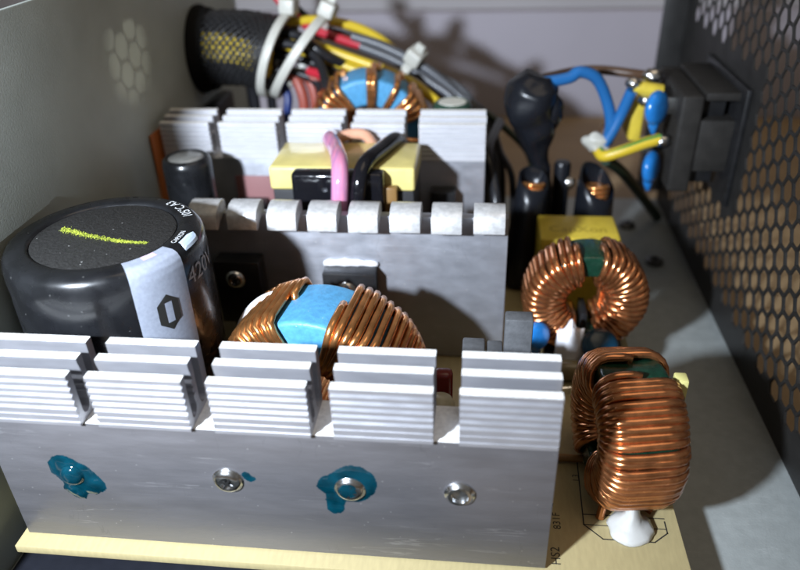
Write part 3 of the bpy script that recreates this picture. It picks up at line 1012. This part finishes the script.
d1 = disc_cap((13.3, 127.0, 8.3), 3.2, 1.5, (0.6, -0.8, 0.25), M_discblue, 'bright blue disc capacitor at the foot of the upright choke')
a = (13.3, 127.0, 8.3)
for k in (-1.0, 1.5):
    MB().tube([(a[0] + k, 127, 0.02), (a[0] + k, 127, a[2])], 0.35, 8).build('lead', M_solder, d1)
d2 = disc_cap((26.5, 126.0, 7.0), 4.0, 1.7, (0.15, -0.6, 0.75), M_disctel, 'dark teal disc capacitor between the two copper chokes')
a = (26.5, 126.0, 7.0)
for k in (-1.0, 1.5):
    MB().tube([(a[0] + k, 127, 0.02), (a[0] + k, 127, a[2])], 0.35, 8).build('lead', M_solder, d2)
a = (20.4, 127.0, 6.8)
g = MB().blob((a[0], 127.5, a[2] * 0.5 + 0.4), (3.5, 2.6, a[2] * 0.5 + 3.4), 5, 0.55, 0.5)
g.v = [Vector((a[0] + max(-2.9, min(2.9, p.x - a[0])), p.y, p.z)) for p in g.v]
g.v = [Vector((p.x, p.y, max(p.z, 0.02))) for p in g.v]
solo(g, 'glue_lump', M_glue, 'white lump of silicone glue at the foot of the upright choke', 'glue', smooth=80)
a = (21.0, 123.3, 3.0)
solo(MB().lathe([(0.3, -4), (0.35, -3.2), (2.0, -3.0), (2.2, -2.4), (2.2, 2.4), (2.0, 3.0), (0.35, 3.2), (0.3, 4)], 24, (a[0], a[1], 2.4), 'x'),
     'resistor', mat('olive_lacquer', (0.20, 0.16, 0.08), 0.2, var=0.3), 'small olive brown resistor lying in front of the white glue lump', 'resistor', smooth=60)
a = (17.7, 97.8, 1.2)
solo(MB().tube([(11, a[1] + 1, 0.9), (14, a[1] + 1, 1.0), (20.5, a[1] + 1, 0.95)], 0.75, 10), 'jumper', mat('brown_jumper', (0.24, 0.12, 0.03), 0.35), 'short brown jumper wire between front heatsink and edge on choke', 'wire', smooth=80)

def axial(x, y, ang, rb, lb, body, label):
    root = thing('resistor', label, 'resistor', (x, y, 0))
    q = Matrix.Rotation(R(ang), 3, 'Z')
    MB().lathe([(0.0, -lb), (rb * 0.9, -lb), (rb, -lb * 0.8), (rb * 0.85, -lb * 0.5), (rb * 0.85, lb * 0.5), (rb, lb * 0.8), (rb * 0.9, lb), (0.0, lb)], 16, (x, y, rb + 0.3), 'x', rot=q).build('body', body, root, smooth=60)
    for sg in (-1, 1):
        e = q @ Vector((sg * (lb + 2), 0, 0))
        m_ = q @ Vector((sg * lb, 0, 0))
        MB().tube([(x + m_.x, y + m_.y, rb + 0.3), (x + e.x, y + e.y, rb + 0.3), (x + e.x, y + e.y, 0.02)], 0.3, 6).build('lead', M_solder, root)
    return root


axial(7.4, 186, 70, 1.3, 3.4, mat('red_brown_lacquer', (0.30, 0.06, 0.04), 0.3), 'red brown resistor lying behind the black wrapped joint')
axial(4.4, 196, 80, 1.1, 3.0, mat('pale_green_lacquer', (0.18, 0.26, 0.14), 0.3), 'pale green resistor lying near the end of the rear heatsink')
axial(15.0, 117.5, 12, 1.2, 3.2, mat('tan_lacquer', (0.42, 0.30, 0.16), 0.3), 'tan resistor lying on the board behind the last fin block')

# yellow box capacitor
yb = thing('box_capacitor', 'yellow box capacitor with stamped lettering behind the upright choke', 'capacitor', (24, 155.5, 0))
MB().box(14.6, 33.0, 149.4, 162.6, 0.6, 20.0).build('box', M_yellowcap, yb, bevel=0.6, segs=3)
flat_text('CapXon', 4.0, 23.6, 154.6, 20.04, 0, M_yellow_ink, yb)
for k in (18, 29.5):
    MB().tube([(k, 156, 0.0), (k, 156, 0.7)], 0.4, 8).build('lead', M_solder, yb)


# shrink-wrapped coils
def shrink_coil(base, top, r, tilt, label):
    root = thing('shrink_wrapped_coil', label, 'coil', (base[0], base[1], 0), 'coils in black shrink tubing')
    b, t = Vector(base), Vector(top)
    ax_ = (t - b)
    L_ = ax_.length
    ax_.normalize()
    q = Vector((0, 0, 1)).rotation_difference(ax_).to_matrix()
    prof = [(r * 0.8, 0.0), (r * 1.0, L_ * 0.1), (r * 1.02, L_ * 0.5), (r * 0.98, L_ * 0.85), (r * 0.93, L_), (r * 0.84, L_ + 0.1), (r * 0.80, L_ * 0.9), (r * 0.8, L_ * 0.6)]
    mb = MB().lathe(prof, 28, base, 'z', rot=q)
    mb.f = [f for f in mb.f if len(f) == 4]
    sl = Vector(tilt)
    for i, p in enumerate(mb.v):
        h = (p - b).dot(ax_) / L_
        k = max(0, (h - 0.55) / 0.45)
        rad = (p - b) - ax_ * (p - b).dot(ax_)
        mb.v[i] = p - ax_ * (k * rad.dot(sl) * 1.0) + Vector((noise.noise(p * 0.3), noise.noise(p * 0.3 + Vector((9, 0, 0))), 0)) * 0.4
    mb.build('tubing', M_glossblack2, root, smooth=70)
    # copper wound rod inside
    pts = []
    n = 9
    for k in range(n * 14):
        a_ = 2 * math.pi * k / 14
        pts.append(b + q @ Vector((r * 0.62 * math.cos(a_), r * 0.62 * math.sin(a_), L_ * 0.97 - n * 1.2 + k / 14 * 1.2)))
    lim = b.z + L_
    MB().tube(pts, 0.62, 8).build('winding', M_copper2, root, smooth=80)
    MB().lathe([(r * 0.55, L_ * 0.02), (r * 0.55, L_ * 0.97 - 0.6), (0, L_ * 0.97)], 18, base, 'z', rot=q).build('rod', M_copper2, root, smooth=50)
    return root


M_glossblack2 = mat('black_shrink_tube', (0.008, 0.009, 0.012), 0.26, spec=0.35, bump=0.2, bump_scale=(0.3, 0.3, 0.3))
shrink_coil((10.6, 161.5, 0.1), (13.6, 168.0, 27.0), 4.1, (0.1, -0.7, 0), 'black shrink tubed coil showing copper at its mouth below the black wire joint')
shrink_coil((29.4, 170.0, 0.1), (29.8, 173.0, 24.5), 4.8, (0.5, -0.8, 0), 'black shrink tubed coil showing copper at its mouth behind the yellow box')

# black wrapped fuse on its stalk
fz = thing('wrapped_fuse', 'bulky black shrink wrapped joint standing tall where the blue wire ends', 'fuse', (16, 174, 0))
pth = spline([(17.5, 176, 0.1), (17.0, 176, 12), (16.4, 175.6, 22), (15.4, 175, 30), (14.0, 174.5, 36), (12.4, 174, 42), (12.0, 174, 47.5), (12.6, 174, 51.2)], 6)
mb = MB().tube(pth, lerp_list([2.4, 2.4, 2.5, 2.7, 4.6, 6.5, 6.3, 3.2], len(pth)), 22)
mb.v = [p + Vector((noise.noise(p * 0.2), noise.noise(p * 0.2 + Vector((5, 5, 5))), noise.noise(p * 0.2 + Vector((0, 9, 0))))) * (1.2 if p.z > 28 else 0.5) for p in mb.v]
mb.build('wrapping', M_glossblack2, fz, smooth=80)
mb = MB().blob((17.2, 173.0, 42.5), (2.6, 2.6, 4.4), 4, 0.3)
mb.build('fold', M_glossblack2, fz, smooth=80)


sc = thing('capacitor', 'tiny black capacitor between the two shrink tubed coils', 'capacitor', (21.5, 178, 0))
MB().lathe([(2.0, 0.05), (2.2, 0.6), (2.2, 27), (1.8, 27.8), (0, 27.9)], 20, (21.5, 178, 0)).build('sleeve', M_glossblack2, sc, smooth=60)
MB().blob((23.4, 176.6, 22.5), (1.5, 1.2, 1.6), 2, 0.4).build('solder', M_solder, sc, smooth=80)

# ------------------------------------------------------------------ mains inlet on the vent panel
il = thing('mains_inlet', 'charcoal plastic mains inlet socket mounted on the black vent panel', 'socket', (54, 186, 20))
MB().box(47.0, 52.4, 172.2, 200.0, 22.2, 46.6).build('rear_housing', M_inlet, il, bevel=0.9, segs=3)
MB().box(52.3, 61.2, 172.6, 199.6, 27.6, 40.6).build('neck', M_inlet, il, bevel=0.5)
MB().box(52.41, 61.2, 172.0, 200.2, 45.4, 47.4).build('upper_lip', M_inlet, il, bevel=0.4)
MB().box(52.41, 58.4, 176.0, 196.2, 40.6, 45.38).build('clip', M_blackplastic, il, bevel=0.4)
MB().box(52.41, 58.4, 176.0, 196.2, 23.4, 27.58).build('clip', M_blackplastic, il, bevel=0.4)
MB().box(60.0, 61.25, 168.5, 203.5, 20.0, 49.0).build('flange', M_blackplastic, il, bevel=0.4)
for (yy, zz) in ((178, 42.6), (193, 42.6), (185.5, 30.0)):
    MB().box(41.4, 46.98, yy - 0.4, yy + 0.4, zz - 2.0, zz + 2.0).build('terminal', M_solder, il, bevel=0.15)

a = (42.4, 176.0, 42.6)
disc_cap(a, 4.3, 1.7, (0.75, -0.65, 0.1), M_discblue, 'blue disc capacitor on the upper terminals of the mains inlet')
a = (43.3, 176.0, 27.4)
disc_cap(a, 4.2, 1.6, (0.85, -0.5, 0.1), M_discblue, 'blue disc capacitor hanging below the green and yellow wire')
solo(MB().box(37.6, 40.6, 180.5, 190.5, 32.6, 44.0), 'box_capacitor', M_yellowcap, 'small mustard yellow capacitor behind the blue wire at the inlet', 'capacitor', bevel=0.5)
solo(MB().tube([(36.7, 178.0, 47.3), (40.1, 178.0, 46.6), (43.5, 178.0, 46.1)], 1.7, 14), 'yellow_sleeve', M_yellowcap, 'short mustard yellow sleeve across the inlet terminals', 'sleeve', bevel=0.2)
for k, (q, rad, lb) in enumerate((((36.2, 177.0, 48.3), 1.5, 'solder blob where the blue wire meets the yellow sleeve'), ((40.0, 178.0, 43.9), 1.7, 'solder blob under the yellow sleeve'),
                                  ((42.4, 186.0, 47.8), 2.0, 'solder blob at the end of the brown wire'), ((44.1, 174.0, 35.2), 1.7, 'solder blob at the end of the green and yellow wire'))):
    solo(MB().blob(q, (rad * 1.2, rad, rad * 0.85), k, 0.3), 'solder_joint', M_solder, lb, 'solder', smooth=80)


# ------------------------------------------------------------------ wires
def wire(pts, r, material, label, group=None, n=12, name='wire', per=10):
    return solo(MB().tube(spline(pts, per), r, n), name, material, label, 'wire', group, smooth=80)


wire([(13.2, 174, 49.0), (20.6, 176.0, 49.8), (23.4, 177.0, 51.0), (27.5, 178.0, 49.3), (30.6, 179.0, 44.1), (32.5, 179.0, 38.0), (32.2, 179.0, 32.5)], 1.45, M_w_blue, 'thick blue wire arching from the black wrapped joint to the white tie')
wire([(31.3, 178.0, 32.6), (32.9, 178.0, 35.8), (34.7, 178.0, 40.7), (36.2, 177.0, 46.6)], 1.45, M_w_blue, 'thick blue wire running from the white tie up to the yellow sleeve')
wire([(14.0, 178, 49.0), (23.9, 190.0, 47.8), (30.5, 192.0, 47.6), (37.7, 190.0, 47.3), (42.4, 186.0, 47.6)], 1.2, M_w_brown, 'brown wire running behind the blue arch to the inlet')
wire([(30.8, 186.0, 28.0), (33.1, 188.0, 33.4), (37.1, 190.0, 36.3), (41.5, 190.0, 38.2)], 1.2, M_w_brown, 'brown wire curving up behind the white tie')
gy = thing('wire', 'green and yellow earth wire soldered to the lower inlet terminal', 'wire', (40, 175, 28))
gp = spline([(43.8, 174.0, 35.5), (40.4, 174.0, 34.4), (35.2, 174.0, 32.3), (31.1, 175.0, 30.6), (30.0, 178.0, 31.0)], 8)
MB().tube(gp, 1.45, 14).build('insulation', M_w_yellow, gy, smooth=80)
mb = MB()
mb.tube([p + Vector((0.15, -0.45, 0.75)) for p in gp], 0.75, 8)
mb.build('green_stripe', M_w_lime, gy, smooth=80)
wire([(32.8, 181.0, 27.2), (39.2, 190.0, 20.3), (48.0, 203.0, 8.1), (58.0, 217.9, -6.4)], 1.5, M_w_green, 'dark green wire dropping from the white tie to the case floor')
tg = MB().blob((29.6, 178.5, 32.7), (3.2, 2.4, 2.5), 3, 0.5, 0.7, rot=Matrix.Rotation(R(25), 3, 'Y'))
solo(tg, 'tie_wrap', M_tie, 'white nylon tie wrap bunching the blue and green wires', 'cable tie', smooth=50)
wire([(5.4, 196.0, 32.3), (2.1, 174.0, 32.2), (3.6, 167.5, 26.8), (4.5, 163.0, 20.7), (3.8, 160, 4), (3.8, 160, 0.1)], 1.3, M_w_black, 'black wire passing down beside the end of the rear heatsink')
wire([(3.3, 204.0, 30.8), (5.6, 190.0, 26.3), (8.8, 180.0, 22.2), (9.5, 178, 8), (9.5, 178, 0.1)], 0.9, M_w_black, 'thin black wire between rear heatsink and black wrapped joint')

# output cable bundle
LB = (-79, 200, 51.5)
gm = thing('grommet', 'black rubber grommet in the grey side panel around the cable bundle', 'grommet', (-78, 200, 40))
MB().lathe([(10.4, -0.2), (11.9, -0.2), (12.0, 0.5), (11.8, 1.1), (11.3, 1.5), (11.2, 3.0), (10.9, 3.8), (10.4, 3.4)], 40, (-78.7, 200, 51.5), 'x', closed=True).build('collar', mat('matt_black_rubber', (0.008, 0.008, 0.008), 0.8, spec=0.15), gm, smooth=50)
MB().box(-78.6, -75, 190, 210, 30.0, 37.2).build('tab', M_blackplastic, gm, bevel=0.6)

bundle = thing('cable_bundle', 'thick bundle of wires in black braided sleeving leaving through the grommet', 'cable', (-66, 198, 40))
core = spline([(-79.5, 200, 51.5), (-72, 199.4, 52.0), (-65, 198.4, 52.0), (-59, 197.4, 51.2), (-55, 196.6, 50.4)], 8)


def frame_at(path, i):
    t = (path[min(i + 1, len(path) - 1)] - path[max(i - 1, 0)]).normalized()
    u = Vector((0, 0, 1))
    u = (u - t * u.dot(t)).normalized()
    return t, u, t.cross(u)


strands = [(7.5, 52, M_w_yellow), (7.5, 84, M_w_yellow), (7.4, 112, M_w_black), (7.4, 136, M_w_black), (7.3, 160, M_w_black), (7.3, 195, M_w_black), (7.3, 20, M_w_black), (7.3, -20, M_w_black),
           (7.3, -60, M_w_black), (7.3, -100, M_w_black), (7.3, 232, M_w_black), (3.6, 100, M_w_black), (3.6, 200, M_w_black), (3.6, 320, M_w_black), (7.6, 68, M_w_yellow)]
for rad, ang, mm in strands:
    pts = []
    for i, p in enumerate(core):
        t, u, w = frame_at(core, i)
        aa = R(ang + i * 0.8)
        pts.append(p + (u * math.cos(aa) + w * math.sin(aa)) * rad)
    MB().tube(pts, 1.9, 10).build('inner_wire', mm, bundle, smooth=80)
br = MB()
NS = 26
for sgn in (1, -1):
    for k in range(NS):
        pts = []
        for i, p in enumerate(core[3:]):
            t, u, w = frame_at(core, i + 3)
            aa = 2 * math.pi * k / NS + sgn * i * 0.105
            pts.append(p + (u * math.cos(aa) + w * math.sin(aa)) * (9.75 + 0.12 * sgn * (1 if (i + k) % 2 else -1)))
        br.tube(pts, 0.40, 5)
b_ = br.build('braid', M_braid, bundle, smooth=80)
b_['kind'] = 'stuff'


def tie(center, axis, rx, ry, width, head_at, label, twist=0.0):
    """nylon strap looped round a bundle with its ratchet head"""
    root = thing('cable_tie', label, 'cable tie', center, 'nylon cable ties')
    a_ = Vector(axis).normalized()
    u = Vector((0, 0, 1))
    u = (u - a_ * u.dot(a_)).normalized()
    w = a_.cross(u)
    n = 44
    vs, fs = [], []
    for i in range(n):
        t = 2 * math.pi * i / n
        d = u * math.cos(t) * ry + w * math.sin(t) * rx
        c_ = Vector(center) + d + a_ * twist * math.cos(t)
        dn = d.normalized()
        for (q, h) in ((-width / 2, 0), (width / 2, 0), (width / 2, 1.1), (-width / 2, 1.1)):
            vs.append(c_ + a_ * q + dn * h)
    for i in range(n):
        for j in range(4):
            fs.append((i * 4 + j, i * 4 + (j + 1) % 4, ((i + 1) % n) * 4 + (j + 1) % 4, ((i + 1) % n) * 4 + j))
    MB().add(vs, fs).build('strap', M_tie, root, bevel=0.2)
    t = R(head_at)
    d = (u * math.cos(t) + w * math.sin(t)).normalized()
    hc = Vector(center) + u * math.cos(t) * ry + w * math.sin(t) * rx + a_ * twist * math.cos(t) + d * 2.0
    mb = MB()
    side = a_.cross(d)
    mb.M = Matrix((tuple(a_) + (0,), tuple(side) + (0,), tuple(d) + (0,), (0, 0, 0, 1))).transposed()
    mb.M.translation = hc
    mb.box(-width * 0.9, width * 0.9, -2.8, 2.8, -1.5, 2.6)
    mb.build('head', M_tie, root, bevel=0.7, segs=3)
    mb = MB()
    mb.M = Matrix((tuple(a_) + (0,), tuple(side) + (0,), tuple(d) + (0,), (0, 0, 0, 1))).transposed()
    mb.M.translation = hc
    mb.box(-width * 0.5, width * 0.5, -0.6, 0.6, 2.3, 4.6)
    mb.build('tail', M_tie, root, bevel=0.2)
    return root


tie((-56.0, 196.8, 50.6), (0.95, -0.10, -0.10), 10.4, 10.6, 2.4, -4, 'nylon cable tie around the end of the braided sleeving', 3.0)
tie((-49.6, 196.0, 50.2), (0.90, -0.1, -0.42), 9.6, 12.2, 2.4, -8, 'nylon cable tie with its head up around the fanned out wires', 2.6)

GW = 'loose wires fanning out of the bundle'
wire([(-58, 197, 57), (-48.3, 198.0, 53.8), (-37.5, 198.0, 50.0), (-24.4, 196.0, 45.8), (-15.2, 193.0, 41.5), (-9.5, 188, 34), (-8.6, 187, 2)], 1.35, M_w_yellow, 'upper of two yellow wires under the grey wires', GW)
wire([(-58, 195, 55.5), (-49.5, 196.0, 52.1), (-37.3, 196.0, 47.8), (-24.3, 194.0, 43.4), (-16.4, 191.0, 39.3), (-13.5, 188, 28), (-12.6, 187, 2)], 1.35, M_w_yellow, 'lower of two yellow wires passing over the blue ring coil', GW)
wire([(-56, 200, 58.5), (-45.5, 204.0, 58.3), (-37.0, 206.0, 56.5), (-29.4, 207.0, 52.8), (-22.8, 207.0, 47.2), (-14.7, 206.0, 40.6), (-5, 202, 20), (-4, 200, 2)], 1.35, M_w_yellow, 'yellow wire arching highest behind the red wire', GW)
wire([(-59.7, 203.0, 69.5), (-53.9, 202.0, 62.4), (-47.7, 203.0, 56.7), (-37.0, 204.0, 52.4), (-29.1, 204.0, 50.1), (-17.3, 203.0, 43.4), (-1.2, 198, 30), (1, 196, 2)], 1.3, M_w_red, 'red wire crossing over the nylon ties', GW)
wire([(-56.7, 205.0, 69.1), (-52.7, 205.0, 62.4), (-46.1, 206.0, 56.3), (-37.2, 206.0, 53.0), (-23.1, 205.0, 47.7), (-8.8, 203.0, 39.8), (0.4, 200.0, 33.2), (6, 196, 20), (7, 194, 2)], 1.3, M_w_black, 'black wire running alongside the red wire', GW)
wire([(-36.3, 204.0, 54.0), (-27.0, 203.0, 51.2), (-15.7, 201.0, 45.9), (-5.9, 199.0, 38.7), (-0.7, 196.0, 34.5), (1.8, 190, 20), (2.2, 189, 2)], 1.3, M_w_grey, 'grey wire held in the small tie, top of three', GW)
wire([(-33.8, 202.0, 51.7), (-24.1, 201.0, 48.1), (-14.2, 199.0, 42.6), (-6.3, 196.0, 36.7), (-1.6, 190, 22), (-1.0, 189, 2)], 1.3, M_w_grey, 'grey wire held in the small tie, middle of three', GW)
wire([(-32.3, 206.0, 50.3), (-21.7, 205.0, 47.7), (-11.7, 203.0, 42.9), (-3.1, 200.0, 37.2), (4.2, 194, 22), (4.6, 193, 2)], 1.3, M_w_grey, 'grey wire held in the small tie, lowest of three', GW)
wire([(-16.2, 207.0, 42.7), (-7.5, 205.0, 38.6), (-0.2, 202.0, 34.3), (7.0, 198.0, 29.9), (12.7, 194.0, 25.5), (15, 188, 22)], 1.0, M_w_green, 'thin dark green wire reaching the black wrapped joint', GW)
BW = 'black wires dropping behind the rear heatsink'
for (x_, y_, z_, ex, ey) in ((-50, 193, 54, -38, 176), (-50, 196, 50, -41, 174), (-50, 199, 52, -36, 196), (-50, 192, 47, -44, 176), (-50, 196, 56, -33, 200)):
    wire([(-60, y_ + 1, z_ + 0.5), (x_, y_, z_), (x_ + 7, y_ - 3, z_ - 4), (ex, ey, z_ - 16), (ex, ey, 2)], 1.3, M_w_black, 'added black wire darkening the shaded gap below the bundle', BW)
for (x_, y_) in ((-67, 203), (-64, 196), (-61.5, 204)):  # extra wires added to stand in for shade in the gap below the bundle
    wire([(x_ + 1, y_ - 3, 46), (x_, y_, 40), (x_, y_, 20), (x_, y_, 2)], 1.4, M_w_black, 'added black wire darkening the shaded gap below the bundle', BW)
RW = 'brick red wires dropping behind the rear heatsink'
for (dx, dy) in ((0, 0), (3.0, 1.2), (5.6, -0.8)):
    wire([(-54 + dx * 0.3, 194 + dy, 46.5), (-50.5 + dx, 192 + dy, 45.5), (-48.4 + dx, 190.5 + dy, 40), (-48.8 + dx, 190 + dy, 30), (-49 + dx, 190 + dy, 2)], 1.5, M_w_brick, 'brick red wire dropping from the bundle behind the rear heatsink', RW)
wire([(-46, 190, 48), (-41.5, 187, 47), (-40.4, 185, 41), (-42, 184, 32), (-42, 184, 2)], 1.2, M_w_red, 'bright red wire beside the far blue ring coil')
wire([(-55, 195, 43), (-53.4, 193, 40), (-54, 192, 32), (-54, 192, 2)], 1.2, M_w_navy, 'navy blue wire dropping below the bundle')
a = (-21.4, 201.0, 44.8)
tie((a[0], 201.5, a[2] - 1.0), (0.8, -0.25, -0.55), 3.6, 4.4, 2.6, 10, 'small nylon cable tie around the grey wires')

for o in bpy.data.objects:
    if '_base' in o:
        del o['_base']
